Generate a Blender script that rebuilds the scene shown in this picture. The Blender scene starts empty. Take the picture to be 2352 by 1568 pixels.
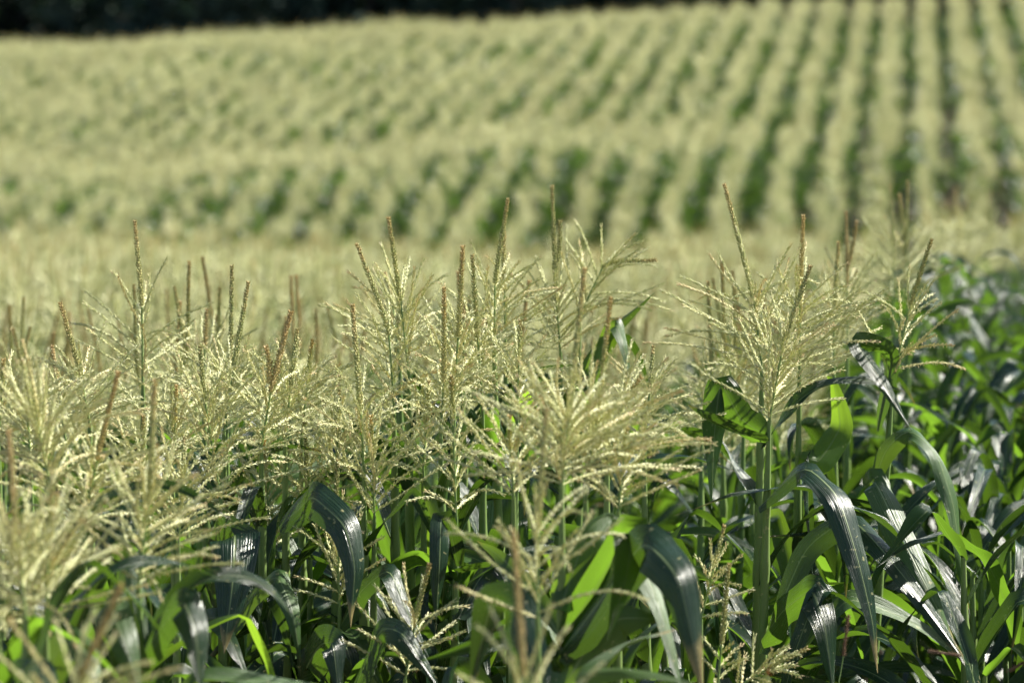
import bpy, math, random
import numpy as np
from mathutils import Vector

random.seed(7)
rng = np.random.default_rng(11)
C = bpy.context.scene.collection
SC = bpy.context.scene
R = math.radians

# ------------------------------------------------------------------ camera
PITCH = 0.134                       # looking slightly down across the field
F = 8820.0                          # focal length in units of a 2352 px wide view
cam_d = bpy.data.cameras.new('camera')
cam_d.lens = 135.0
cam_d.sensor_width = 36.0
cam_d.clip_start = 0.1
cam_d.clip_end = 2000.0
cam_d.dof.use_dof = True
cam_d.dof.focus_distance = 9.75
cam_d.dof.aperture_fstop = 3.5
cam_d.dof.aperture_blades = 0
cam = bpy.data.objects.new('camera', cam_d)
C.objects.link(cam)
cam.location = (0, 0, 0)
cam.rotation_euler = (math.pi / 2 - PITCH, 0, 0)
SC.camera = cam

# ------------------------------------------------------------------ light
SUN_AZ = R(64)                      # to the right of the view direction, behind the field
SUN_EL = R(40)
world = bpy.data.worlds.new("World")
SC.world = world
world.use_nodes = True
wn = world.node_tree.nodes
wl = world.node_tree.links
bg = wn['Background']
sky = wn.new('ShaderNodeTexSky')
sky.sky_type = 'NISHITA'
sky.sun_disc = False
sky.sun_elevation = SUN_EL
sky.sun_rotation = SUN_AZ
wl.new(sky.outputs[0], bg.inputs[0])
bg.inputs[1].default_value = 0.066
sun_d = bpy.data.lights.new('sun', 'SUN')
sun_d.energy = 5.0
sun_d.angle = R(0.5)
sun_d.color = (1.0, 0.96, 0.85)
sun = bpy.data.objects.new('sun', sun_d)
C.objects.link(sun)
to_sun = Vector((math.sin(SUN_AZ) * math.cos(SUN_EL), math.cos(SUN_AZ) * math.cos(SUN_EL), math.sin(SUN_EL)))
sun.rotation_euler = to_sun.to_track_quat('Z', 'Y').to_euler()
sun.location = (20, 20, 30)
SC.view_settings.view_transform = 'Standard'
SC.view_settings.look = 'None'
SC.view_settings.exposure = 1.33
SC.view_settings.gamma = 1.0
SC.view_settings.use_curve_mapping = False
SC.render.engine = 'CYCLES'
SC.cycles.use_denoising = True
SC.cycles.max_bounces = 6
SC.cycles.diffuse_bounces = 3
SC.cycles.glossy_bounces = 2
SC.cycles.transmission_bounces = 3
SC.cycles.caustics_reflective = False
SC.cycles.caustics_refractive = False


# ------------------------------------------------------------------ materials
def new_mat(name):
    m = bpy.data.materials.new(name)
    m.use_nodes = True
    nt = m.node_tree
    nt.nodes.clear()
    out = nt.nodes.new('ShaderNodeOutputMaterial')
    return m, nt.nodes, nt.links, out


def math_node(N, L, op, a, b=None, c=None, clamp=False):
    n = N.new('ShaderNodeMath')
    n.operation = op
    n.use_clamp = clamp
    for i, v in enumerate((a, b, c)):
        if v is None:
            continue
        if isinstance(v, (int, float)):
            n.inputs[i].default_value = v
        else:
            L.new(v, n.inputs[i])
    return n.outputs[0]


def mix_col(N, L, fac, a, b):
    n = N.new('ShaderNodeMix')
    n.data_type = 'RGBA'
    for sock, v in ((n.inputs[0], fac), (n.inputs[6], a), (n.inputs[7], b)):
        if isinstance(v, (int, float)):
            sock.default_value = v
        elif isinstance(v, tuple):
            sock.default_value = (*v, 1)
        else:
            L.new(v, sock)
    return n.outputs[2]


def leafy_mat(name, dark, lighter, trans, tr_mix, rough, veins=True):
    m, N, L, out = new_mat(name)
    uv = N.new('ShaderNodeUVMap')
    sp = N.new('ShaderNodeSeparateXYZ')
    L.new(uv.outputs[0], sp.inputs[0])
    u, v = sp.outputs[0], sp.outputs[1]
    oi = N.new('ShaderNodeObjectInfo')
    geo = N.new('ShaderNodeNewGeometry')
    noise = N.new('ShaderNodeTexNoise')
    tc = N.new('ShaderNodeTexCoord')
    L.new(tc.outputs['Object'], noise.inputs['Vector'])
    noise.inputs['Scale'].default_value = 14.0
    noise.inputs['Detail'].default_value = 4.0
    rnd = math_node(N, L, 'ADD', math_node(N, L, 'MULTIPLY', oi.outputs['Random'], 0.5),
                    math_node(N, L, 'MULTIPLY', noise.outputs['Fac'], 0.6), clamp=True)
    base = mix_col(N, L, rnd, dark, lighter)  # own tone, varying at random between the two greens
    tcol = mix_col(N, L, rnd, trans, tuple(min(1, x * 1.35) for x in trans))
    bsdf = N.new('ShaderNodeBsdfPrincipled')
    if veins:
        a = math_node(N, L, 'ABSOLUTE', math_node(N, L, 'SUBTRACT', u, 0.5))
        rib = math_node(N, L, 'SUBTRACT', 1.0, math_node(N, L, 'MULTIPLY', a, 26.0), clamp=True)
        rib = math_node(N, L, 'MULTIPLY', rib, 0.75)
        st = N.new('ShaderNodeCombineXYZ')
        L.new(math_node(N, L, 'MULTIPLY', u, 34.0), st.inputs[0])
        L.new(math_node(N, L, 'MULTIPLY', v, 3.0), st.inputs[1])
        L.new(math_node(N, L, 'MULTIPLY', oi.outputs['Random'], 50.0), st.inputs[2])
        vn = N.new('ShaderNodeTexNoise')
        vn.inputs['Scale'].default_value = 1.0
        vn.inputs['Detail'].default_value = 3.0
        L.new(st.outputs[0], vn.inputs['Vector'])
        base = mix_col(N, L, math_node(N, L, 'MULTIPLY', vn.outputs['Fac'], 0.45), base, lighter)
        base = mix_col(N, L, rib, base, (0.30, 0.38, 0.16))
        tcol = mix_col(N, L, rib, tcol, (0.10, 0.16, 0.03))
        tcol = mix_col(N, L, math_node(N, L, 'MULTIPLY', vn.outputs['Fac'], 0.5), tcol, tuple(x * 0.55 for x in trans))
        bump = N.new('ShaderNodeBump')
        bump.inputs['Strength'].default_value = 0.8
        bump.inputs['Distance'].default_value = 0.004
        L.new(vn.outputs['Fac'], bump.inputs['Height'])
        L.new(bump.outputs[0], bsdf.inputs['Normal'])
    # small dry specks and brown leaf tips
    spk = N.new('ShaderNodeTexNoise')
    spk.inputs['Scale'].default_value = 60.0
    L.new(tc.outputs['Object'], spk.inputs['Vector'])
    dry = math_node(N, L, 'MULTIPLY', math_node(N, L, 'GREATER_THAN', spk.outputs['Fac'], 0.69), 0.55)
    base = mix_col(N, L, dry, base, (0.45, 0.42, 0.20))
    if veins:
        al = N.new('ShaderNodeAttribute')
        al.attribute_name = 'along'
        f = math_node(N, L, 'ADD', al.outputs['Fac'], math_node(N, L, 'MULTIPLY', noise.outputs['Fac'], 0.22))
        f = math_node(N, L, 'SUBTRACT', f, math_node(N, L, 'ADD', 0.98, math_node(N, L, 'MULTIPLY', oi.outputs['Random'], 0.26)))
        f = math_node(N, L, 'MULTIPLY', f, 9.0, clamp=True)
        base = mix_col(N, L, f, base, (0.40, 0.31, 0.12))
        tcol = mix_col(N, L, f, tcol, (0.30, 0.22, 0.06))
    L.new(base, bsdf.inputs['Base Color'])
    if veins:
        L.new(math_node(N, L, 'ADD', rough - 0.14, math_node(N, L, 'MULTIPLY', math_node(N, L, 'ADD', vn.outputs['Fac'], noise.outputs['Fac']), 0.16)),
              bsdf.inputs['Roughness'])
    else:
        bsdf.inputs['Roughness'].default_value = rough
    bsdf.inputs['IOR'].default_value = 1.5
    bsdf.inputs['Specular IOR Level'].default_value = 0.5
    tr = N.new('ShaderNodeBsdfTranslucent')
    L.new(tcol, tr.inputs[0])
    mx = N.new('ShaderNodeMixShader')
    if veins:                       # random translucency: most leaves stay dark, a few glow as if sunlit
        L.new(math_node(N, L, 'ADD', tr_mix * 0.35, math_node(N, L, 'MULTIPLY', math_node(N, L, 'POWER', oi.outputs['Random'], 4.0), tr_mix * 1.1)), mx.inputs[0])
    else:
        mx.inputs[0].default_value = tr_mix
    L.new(bsdf.outputs[0], mx.inputs[1])
    L.new(tr.outputs[0], mx.inputs[2])
    L.new(mx.outputs[0], out.inputs[0])
    return m


def island_mat(name, stops, tr_mix, rough=0.6, tip=None, patch=None):
    """colour chosen per small spikelet; an optional browner end along the UV"""
    m, N, L, out = new_mat(name)
    geo = N.new('ShaderNodeNewGeometry')
    ramp = N.new('ShaderNodeValToRGB')
    cr = ramp.color_ramp
    while len(cr.elements) < len(stops):
        cr.elements.new(0.5)
    for e, (p, c) in zip(cr.elements, stops):
        e.position = p
        e.color = (*c, 1)
    L.new(geo.outputs['Random Per Island'], ramp.inputs[0])
    col = ramp.outputs[0]
    oi = N.new('ShaderNodeObjectInfo')
    if tip:
        uv = N.new('ShaderNodeUVMap')
        sp = N.new('ShaderNodeSeparateXYZ')
        L.new(uv.outputs[0], sp.inputs[0])
        f = math_node(N, L, 'ADD', sp.outputs[1], math_node(N, L, 'MULTIPLY', geo.outputs['Random Per Island'], 0.3))
        f = math_node(N, L, 'ADD', f, math_node(N, L, 'MULTIPLY', oi.outputs['Random'], 0.3))
        f = math_node(N, L, 'MULTIPLY', math_node(N, L, 'SUBTRACT', f, tip[1]), tip[2], clamp=True)
        col = mix_col(N, L, f, col, tip[0])
    if tip:
        col = mix_col(N, L, math_node(N, L, 'MULTIPLY', math_node(N, L, 'POWER', oi.outputs['Random'], 8.0), 0.55), col, (0.52, 0.40, 0.18))
    if patch:
        tc = N.new('ShaderNodeTexCoord')
        pn = N.new('ShaderNodeTexNoise')
        pn.inputs['Scale'].default_value = 0.33
        pn.inputs['Detail'].default_value = 6.0
        L.new(tc.outputs['Object'], pn.inputs['Vector'])
        pf = math_node(N, L, 'MULTIPLY', math_node(N, L, 'SUBTRACT', pn.outputs['Fac'], 0.42), 3.0, clamp=True)
        col = mix_col(N, L, math_node(N, L, 'MULTIPLY', pf, 0.5), col, patch)
    hsv = N.new('ShaderNodeHueSaturation')
    L.new(col, hsv.inputs['Color'])
    L.new(math_node(N, L, 'ADD', 0.88, math_node(N, L, 'MULTIPLY', oi.outputs['Random'], 0.24)), hsv.inputs['Value'])
    b = N.new('ShaderNodeBsdfPrincipled')
    L.new(hsv.outputs[0], b.inputs['Base Color'])
    b.inputs['Roughness'].default_value = rough
    tr = N.new('ShaderNodeBsdfTranslucent')
    L.new(hsv.outputs[0], tr.inputs[0])
    mx = N.new('ShaderNodeMixShader')
    mx.inputs[0].default_value = tr_mix
    L.new(b.outputs[0], mx.inputs[1])
    L.new(tr.outputs[0], mx.inputs[2])
    L.new(mx.outputs[0], out.inputs[0])
    return m


M = {}
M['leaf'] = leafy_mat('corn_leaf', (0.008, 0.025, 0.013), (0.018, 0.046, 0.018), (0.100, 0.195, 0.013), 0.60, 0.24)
M['leaf_pale_sunlit'] = leafy_mat('pale_sunlit_corn_leaf', (0.03, 0.075, 0.018), (0.06, 0.12, 0.025), (0.20, 0.34, 0.02), 0.52, 0.36)  # paler leaf; its colour also carries the glow of sunlit blades
M['stalk'] = leafy_mat('corn_stalk', (0.13, 0.22, 0.06), (0.22, 0.31, 0.09), (0.2, 0.3, 0.05), 0.12, 0.42, veins=False)
M['branch'] = island_mat('tassel_branch', [(0.0, (0.36, 0.40, 0.14)), (0.35, (0.58, 0.60, 0.25)),
                                           (0.7, (0.73, 0.72, 0.37)), (1.0, (0.87, 0.86, 0.58))], 0.20,
                         tip=((0.50, 0.28, 0.11), 1.28, 3.0))
M['spike'] = island_mat('tassel_spike', [(0.0, (0.24, 0.29, 0.09)), (0.5, (0.42, 0.43, 0.15)),
                                         (1.0, (0.62, 0.56, 0.26))], 0.25, tip=((0.52, 0.34, 0.12), 0.95, 1.6))
M['spike_brown'] = island_mat('brown_tassel_spike', [(0.0, (0.30, 0.27, 0.09)), (0.5, (0.46, 0.37, 0.14)),
                                                     (1.0, (0.62, 0.48, 0.22))], 0.22, tip=((0.50, 0.31, 0.11), 0.98, 1.5))
M['anther'] = island_mat('anther', [(0.0, (0.70, 0.60, 0.28)), (0.6, (0.78, 0.70, 0.42)), (1.0, (0.62, 0.40, 0.14))], 0.3)
M['far_tassel'] = island_mat('far_tassel', [(0.0, (0.53, 0.56, 0.28)), (0.5, (0.69, 0.69, 0.39)), (1.0, (0.83, 0.81, 0.53))], 0.34,
                             patch=(0.62, 0.58, 0.33))


def soil_mat():
    m, N, L, out = new_mat('soil')
    tc = N.new('ShaderNodeTexCoord')
    n1 = N.new('ShaderNodeTexNoise')
    n1.inputs['Scale'].default_value = 6.0
    n1.inputs['Detail'].default_value = 8.0
    L.new(tc.outputs['Object'], n1.inputs['Vector'])
    col = mix_col(N, L, n1.outputs['Fac'], (0.055, 0.036, 0.022), (0.16, 0.11, 0.07))
    b = N.new('ShaderNodeBsdfPrincipled')
    L.new(col, b.inputs['Base Color'])
    b.inputs['Roughness'].default_value = 0.95
    bp = N.new('ShaderNodeBump')
    bp.inputs['Strength'].default_value = 0.8
    bp.inputs['Distance'].default_value = 0.05
    L.new(n1.outputs['Fac'], bp.inputs['Height'])
    L.new(bp.outputs[0], b.inputs['Normal'])
    L.new(b.outputs[0], out.inputs[0])
    return m


def plain_mat(name, c1, c2, scale, rough=0.85, tr=None):
    m, N, L, out = new_mat(name)
    tc = N.new('ShaderNodeTexCoord')
    n1 = N.new('ShaderNodeTexNoise')
    n1.inputs['Scale'].default_value = scale
    n1.inputs['Detail'].default_value = 5.0
    L.new(tc.outputs['Object'], n1.inputs['Vector'])
    col = mix_col(N, L, n1.outputs['Fac'], c1, c2)
    b = N.new('ShaderNodeBsdfPrincipled')
    L.new(col, b.inputs['Base Color'])
    b.inputs['Roughness'].default_value = rough
    if tr:
        t = N.new('ShaderNodeBsdfTranslucent')
        t.inputs[0].default_value = (*tr[0], 1)
        mx = N.new('ShaderNodeMixShader')
        mx.inputs[0].default_value = tr[1]
        L.new(b.outputs[0], mx.inputs[1])
        L.new(t.outputs[0], mx.inputs[2])
        L.new(mx.outputs[0], out.inputs[0])
    else:
        L.new(b.outputs[0], out.inputs[0])
    return m


M['soil'] = soil_mat()
M['tree_leaf'] = plain_mat('tree_leaf', (0.014, 0.032, 0.026), (0.034, 0.062, 0.036), 1.5, 0.9, ((0.04, 0.09, 0.02), 0.12))
M['bark'] = plain_mat('bark', (0.015, 0.013, 0.011), (0.04, 0.035, 0.03), 8.0)
M['foxtail'] = plain_mat('foxtail_bristle', (0.16, 0.09, 0.06), (0.30, 0.19, 0.10), 30.0, 0.7, ((0.4, 0.25, 0.12), 0.25))
M['husk'] = plain_mat('ear_husk', (0.35, 0.42, 0.12), (0.50, 0.50, 0.20), 20.0, 0.6, ((0.5, 0.55, 0.15), 0.25))
M['silk'] = plain_mat('corn_silk', (0.30, 0.10, 0.03), (0.55, 0.26, 0.10), 60.0, 0.6)
M['fly'] = plain_mat('fly_body', (0.02, 0.018, 0.018), (0.05, 0.04, 0.04), 80.0, 0.4)


# ------------------------------------------------------------------ terrain
COS, SIN = math.cos(PITCH), math.sin(PITCH)


def P(px, py, d):
    """point that stands at depth d where the 2352 x 1568 view shows (px, py)"""
    x = (px - 1176.0) / F * d
    h = (784.0 - py) / F * d
    return np.array([x, d * COS + h * SIN, -d * SIN + h * COS])


# height of the tassel tips along the way from the camera
_prof = [(-60, -1.0), (5, -1.0), (8, -1.03), (10.5, -1.04), (11.2, -1.24), (12.5, -1.48), (15, -1.86), (20, -2.38), (30, -3.30), (45, -4.80),
         (56, -6.15), (60.5, -5.78), (65.5, -4.76), (68.5, -4.95), (72, -5.22), (74, -5.25), (80, -4.85), (86, -4.75), (93, -4.38),
         (97, -4.30), (101, -4.45), (108, -5.2), (120, -6.6), (140, -7.6), (400, -8.0), (2000, -8.0)]
_yy = np.linspace(-60, 400, 1841)
_zz = np.interp(_yy, [p[0] for p in _prof], [p[1] for p in _prof])
_k = np.exp(-0.5 * (np.arange(-24, 25) / 6.0) ** 2)
_k /= _k.sum()
_zz = np.convolve(np.pad(_zz, 24, mode='edge'), _k, mode='valid')


def tipz(X, Y):
    X = np.asarray(X, float)
    Y = np.asarray(Y, float)
    z = np.interp(Y, _yy, _zz)
    t = np.clip((Y - 68) / 25.0, 0, 1)
    t = t * t * (3 - 2 * t)
    t3 = np.clip((Y - 55) / 10.0, 0, 1)
    z = z - (0.055 * t3 - 0.003 * t) * np.clip(7.6 - X, -12, 34)
    t2 = np.interp(Y, [11.5, 15, 23, 30, 45], [0, 0.43, 0.47, 0.44, 0])
    z = z + t2 * np.clip((X / np.maximum(Y, 1) - 0.088) / 0.03, 0, 1)
    z = z + (0.10 * np.sin(X * 0.62 + Y * 0.11) + 0.07 * np.sin(X * 1.45 - Y * 0.07 + 1.0)) * np.clip((Y - 20) / 22, 0, 1) * np.clip((Y - 22) / 24, 0.4, 1) * np.clip((86 - Y) / 18, 0.2, 1)
    return z


PLANT_H = 2.45


def G(X, Y):
    return tipz(X, Y) - PLANT_H


# ------------------------------------------------------------------ mesh helpers
def mesh_from(name, V, Fq, mats, uv=None, mi=None, smooth=True, Ft=None):
    """V (n,3); Fq (m,4) quads and/or Ft (k,3) triangles; uv per vertex (n,2); mi per face"""
    me = bpy.data.meshes.new(name)
    V = np.asarray(V, np.float32)
    parts, tot = [], []
    if Fq is not None and len(Fq):
        Fq = np.asarray(Fq, np.int32)
        parts.append(Fq.ravel())
        tot.append(np.full(len(Fq), 4, np.int32))
    if Ft is not None and len(Ft):
        Ft = np.asarray(Ft, np.int32)
        parts.append(Ft.ravel())
        tot.append(np.full(len(Ft), 3, np.int32))
    loops = np.concatenate(parts)
    tot = np.concatenate(tot)
    start = np.concatenate([[0], np.cumsum(tot)[:-1]]).astype(np.int32)
    me.vertices.add(len(V))
    me.vertices.foreach_set('co', V.ravel())
    me.loops.add(len(loops))
    me.loops.foreach_set('vertex_index', loops)
    me.polygons.add(len(tot))
    me.polygons.foreach_set('loop_start', start)
    me.polygons.foreach_set('loop_total', tot)
    me.polygons.foreach_set('use_smooth', np.full(len(tot), smooth, bool))
    for m in (mats if isinstance(mats, (list, tuple)) else [mats]):
        me.materials.append(m)
    if mi is not None:
        me.polygons.foreach_set('material_index', np.asarray(mi, np.int32))
    if uv is not None:
        lay = me.uv_layers.new(name='UVMap')
        uv = np.asarray(uv, np.float32)
        lay.data.foreach_set('uv', uv[:, :2][loops].ravel())
        if uv.shape[1] == 3:
            at = me.attributes.new('along', 'FLOAT', 'POINT')
            at.data.foreach_set('value', np.ascontiguousarray(uv[:, 2]))
    me.update(calc_edges=True)
    me.validate()
    return me


def link(name, me, parent=None):
    o = bpy.data.objects.new(name, me)
    C.objects.link(o)
    if parent is not None:
        o.parent = parent
    return o


def thing(name, label, cat, loc, group=None):
    o = bpy.data.objects.new(name, None)
    C.objects.link(o)
    o.empty_display_size = 0.1
    o.location = loc
    o['label'] = label
    o['category'] = cat
    if group:
        o['group'] = group
    return o


def unit(v):
    return v / np.maximum(np.linalg.norm(v, axis=-1, keepdims=True), 1e-9)


def smooth_path(pts, n, sharp=0.0):
    """Catmull-Rom through pts, n samples evenly along the length"""
    p = np.asarray(pts, float)
    if len(p) == 2:
        return p[0] + (p[1] - p[0]) * np.linspace(0, 1, n)[:, None]
    q = np.vstack([2 * p[0] - p[1], p, 2 * p[-1] - p[-2]])
    out = []
    for i in range(len(p) - 1):
        t = np.linspace(0, 1, 16, endpoint=False)[:, None]
        a, b, c, d = q[i], q[i + 1], q[i + 2], q[i + 3]
        cr = 0.5 * ((2 * b) + (-a + c) * t + (2 * a - 5 * b + 4 * c - d) * t ** 2 + (-a + 3 * b - 3 * c + d) * t ** 3)
        out.append(cr * (1 - sharp) + (b + (c - b) * t) * sharp)
    out.append(p[-1:])
    c = np.vstack(out)
    s = np.concatenate([[0], np.cumsum(np.linalg.norm(np.diff(c, axis=0), axis=1))])
    si = np.linspace(0, s[-1], n)
    return np.stack([np.interp(si, s, c[:, k]) for k in range(3)], 1)


def tangents(c):
    return unit(np.gradient(c, axis=0))


def frames(T):
    ref = np.where(np.abs(T[:, 2:3]) > 0.85, np.array([[1.0, 0, 0]]), np.array([[0, 0, 1.0]]))
    if np.abs(T[:, 2]).mean() > 0.6:
        ref = np.tile([[1.0, 0.0, 0.0]], (len(T), 1))
    else:
        ref = np.tile([[0.0, 0.0, 1.0]], (len(T), 1))
    a = unit(np.cross(T, ref))
    b = np.cross(T, a)
    return a, b


def tube(c, r, k=6):
    c = np.asarray(c, float)
    n = len(c)
    r = np.broadcast_to(np.asarray(r, float), (n,))
    a, b = frames(tangents(c))
    th = np.arange(k) / k * 2 * math.pi
    V = c[:, None, :] + r[:, None, None] * (a[:, None, :] * np.cos(th)[None, :, None] + b[:, None, :] * np.sin(th)[None, :, None])
    i = np.arange(n - 1)[:, None] * k
    j = np.arange(k)[None, :]
    jn = (j + 1) % k
    Fq = np.stack([i + j, i + jn, i + k + jn, i + k + j], -1).reshape(-1, 4)
    uv = np.stack([np.tile(np.arange(k) / k, n), np.repeat(np.linspace(0, 1, n), k)], 1)
    return V.reshape(-1, 3), Fq, uv


_OCT = np.array([[0, 0, 0], [1, 0, .42], [0, 1, .42], [-1, 0, .42], [0, -1, .42], [0, 0, 1.0]])
_OCF = np.array([[0, 2, 1], [0, 3, 2], [0, 4, 3], [0, 1, 4], [5, 1, 2], [5, 2, 3], [5, 3, 4], [5, 4, 1]])


def grains(pos, dirs, length, width):
    """slender six-point spikelets at pos pointing along dirs"""
    n = len(pos)
    dirs = unit(dirs)
    a, b = frames_any(dirs)
    L = np.broadcast_to(length, (n,))[:, None, None]
    W = np.broadcast_to(width, (n,))[:, None, None]
    V = pos[:, None, :] + _OCT[None, :, 0:1] * a[:, None, :] * W + _OCT[None, :, 1:2] * b[:, None, :] * W + _OCT[None, :, 2:3] * dirs[:, None, :] * L
    Ft = (np.arange(n)[:, None, None] * 6 + _OCF[None]).reshape(-1, 3)
    return V.reshape(-1, 3), Ft


def frames_any(D):
    ref = np.where(np.abs(D[:, 2:3]) > 0.8, np.array([[1.0, 0.1, 0]]), np.array([[0.05, 0, 1.0]]))
    a = unit(np.cross(D, ref))
    return a, np.cross(D, a)


# ------------------------------------------------------------------ tassel pieces
def branch_geo(c, step=0.006, full=True, anthers=0.25):
    """a thin curved stem with paired spikelets and some hanging anthers"""
    L = np.linalg.norm(np.diff(c, axis=0), axis=1).sum()
    n = len(c)
    V1, F1, _ = tube(c, np.linspace(0.0017, 0.0009, n), 4)
    uv1 = np.stack([np.zeros(len(V1)), np.repeat(np.linspace(0, 1, n), 4)], 1)
    m = max(6, int(L / step))
    s = np.linspace(0.06, 1.0, m)
    pos = np.stack([np.interp(s, np.linspace(0, 1, n), c[:, k]) for k in range(3)], 1)
    T = tangents(c)
    Tm = unit(np.stack([np.interp(s, np.linspace(0, 1, n), T[:, k]) for k in range(3)], 1))
    a, b = frames_any(Tm)
    gp, gd, gs = [], [], []
    for k in range(2):
        ph = rng.uniform(0, 0.9, m) + k * math.pi + np.arange(m) * 1.35
        off = a * np.cos(ph)[:, None] + b * np.sin(ph)[:, None]
        gp.append(pos + off * 0.0016)
        gd.append(Tm + off * rng.uniform(0.12, 0.42, m)[:, None])
        gs.append(s)
    gp, gd, gs = np.vstack(gp), np.vstack(gd), np.concatenate(gs)
    V2, F2 = grains(gp, gd, rng.uniform(0.0095, 0.0130, len(gp)), rng.uniform(0.0011, 0.0018, len(gp)))
    uv2 = np.stack([np.ones(len(V2)), np.repeat(gs, 6)], 1)
    V = [V1, V2]
    Ft = [F2 + len(V1)]
    uv = [uv1, uv2]
    mi = [np.zeros(len(F1)), np.zeros(len(F2))]
    if anthers > 0:
        pick = rng.random(len(gp)) < anthers
        if pick.any():
            ap = gp[pick] + unit(gd[pick]) * 0.006
            ad = np.tile([[0.0, 0.0, -1.0]], (len(ap), 1)) + rng.normal(0, 0.25, (len(ap), 3))
            V3, F3 = grains(ap, ad, rng.uniform(0.005, 0.008, len(ap)), 0.0009)
            Ft.append(F3 + len(V1) + len(V2))
            V.append(V3)
            uv.append(np.zeros((len(V3), 2)))
            mi.append(np.ones(len(F3)))
    return np.vstack(V), F1, np.vstack(Ft), np.vstack(uv), np.concatenate(mi)


def spike_geo(c, r=0.0042, step=0.0072, k=6):
    """dense central spike: spikelets packed all round a rachis"""
    n = len(c)
    L = np.linalg.norm(np.diff(c, axis=0), axis=1).sum()
    V1, F1, _ = tube(c, np.linspace(r * 0.75, r * 0.3, n), 6)
    uv1 = np.stack([np.zeros(len(V1)), np.repeat(np.linspace(0, 1, n), 6)], 1)
    m = max(8, int(L / step))
    s = np.linspace(0.0, 1.0, m)
    pos = np.stack([np.interp(s, np.linspace(0, 1, n), c[:, q]) for q in range(3)], 1)
    T = tangents(c)
    Tm = unit(np.stack([np.interp(s, np.linspace(0, 1, n), T[:, q]) for q in range(3)], 1))
    a, b = frames_any(Tm)
    rr = r * (1 - 0.55 * s ** 2)
    gp, gd, gs = [], [], []
    for q in range(k):
        ph = q / k * 2 * math.pi + np.arange(m) * 0.55 + rng.uniform(-.25, .25, m)
        off = a * np.cos(ph)[:, None] + b * np.sin(ph)[:, None]
        gp.append(pos + off * (rr * 0.55)[:, None])
        gd.append(Tm + off * rng.uniform(0.2, 0.75, m)[:, None])
        gs.append(s)
    gp, gd, gs = np.vstack(gp), np.vstack(gd), np.concatenate(gs)
    V2, F2 = grains(gp, gd, rng.uniform(0.009, 0.0125, len(gp)), rng.uniform(0.0017, 0.0027, len(gp)))
    uv2 = np.stack([np.ones(len(V2)), np.repeat(gs, 6)], 1)
    return np.vstack([V1, V2]), F1, F2 + len(V1), np.vstack([uv1, uv2]), np.zeros(len(F1) + len(F2))


def tassel_paths(base, sb, tip, n, blen, wind=(0, 0), up=1.0, spread=1.0, bend=None):
    n = int(n * 1.35)
    """axis from base by sb to tip, and the curved paths of n side branches"""
    base, sb, tip = (np.asarray(v, float) for v in (base, sb, tip))
    axis = smooth_path([base, sb, tip], 40)
    zone = np.linalg.norm(sb - base)
    lower = smooth_path([base, base + (sb - base) * 0.5, sb], 16)
    A = unit(sb - base)
    spike = axis[np.argmin(np.linalg.norm(axis - sb, axis=1)):]
    spike = smooth_path(list(spike[::3]) + ([spike[-1]] if (len(spike) - 1) % 3 else []), 18)
    a = unit(np.cross(A, [0.02, 1, 0.03]))
    b = np.cross(A, a)
    paths = []
    phi = rng.uniform(0, 6.28)
    for i in range(n):
        t = (i + rng.uniform(0, .8)) / n
        phi += 2.4 + rng.normal(0, 0.35)
        o = base + (sb - base) * min(t, 0.97) * 0.98
        el = R(28 + 34 * t + rng.normal(0, 9)) * up          # elevation above the across-plane
        out = a * math.cos(phi) + b * math.sin(phi)
        L = blen * (1.05 - 0.42 * t) * rng.uniform(0.75, 1.12)
        m = 10
        d0 = out * math.cos(el) * spread + A * math.sin(el)
        pts = [o]
        d = unit(d0)
        droop = rng.uniform(0.0, 0.055) + (0.10 if rng.random() < 0.07 else 0)
        side = rng.normal(0, 0.02, 3)
        for k in range(m):
            d = unit(d + np.array([wind[0] * .42, wind[1] * .42, -droop * (0.4 + k / m)]) * 1.0 + side + rng.normal(0, .03, 3))
            pts.append(pts[-1] + d * L / m)
        paths.append(np.array(pts))
    return lower, spike, paths


def build_tassel(parent, base, sb, tip, n, blen, wind=(0, 0), up=1.0, spread=1.0, brown=False, fork=None, split=True,
                 anthers=0.25, step=0.006, thick=1.0):
    lower, spike, paths = tassel_paths(base, sb, tip, n, blen, wind, up, spread)
    V, Fq, uv = tube(lower, np.linspace(0.0036, 0.0026, len(lower)), 6)
    if split:
        t = link('tassel', mesh_from('tassel_stem', V, Fq, M['stalk'], uv), parent)
        for p in paths:
            bv, bq, bt, bu, bm = branch_geo(p, step, anthers=anthers)
            link('branch', mesh_from('tassel_branch', bv, bq, [M['branch'], M['anther']], bu, bm, False, bt), t)
    else:
        Vs, Qs, Ts, Us = [V], [Fq], [], [uv]
        mq, mt = [np.full(len(Fq), 2)], []
        o = len(V)
        for p in paths:
            bv, bq, bt, bu, bm = branch_geo(p, step, anthers=anthers)
            Vs.append(bv); Qs.append(bq + o); Ts.append(bt + o); Us.append(bu)
            mq.append(bm[:len(bq)]); mt.append(bm[len(bq):])
            o += len(bv)
        me = mesh_from('tassel_mass', np.vstack(Vs), np.vstack(Qs), [M['branch'], M['anther'], M['stalk']], np.vstack(Us),
                       np.concatenate(mq + mt), False, np.vstack(Ts))
        t = link('tassel', me, parent)
    for sp in [spike] + ([smooth_path(fork, 14)] if fork is not None else []):
        sv, sq, stt, su, sm = spike_geo(sp, 0.0056 * thick)
        link('spike', mesh_from('tassel_spike', sv, sq, M['spike_brown'] if brown else M['spike'], su, sm, False, stt), t)
    return t


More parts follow.
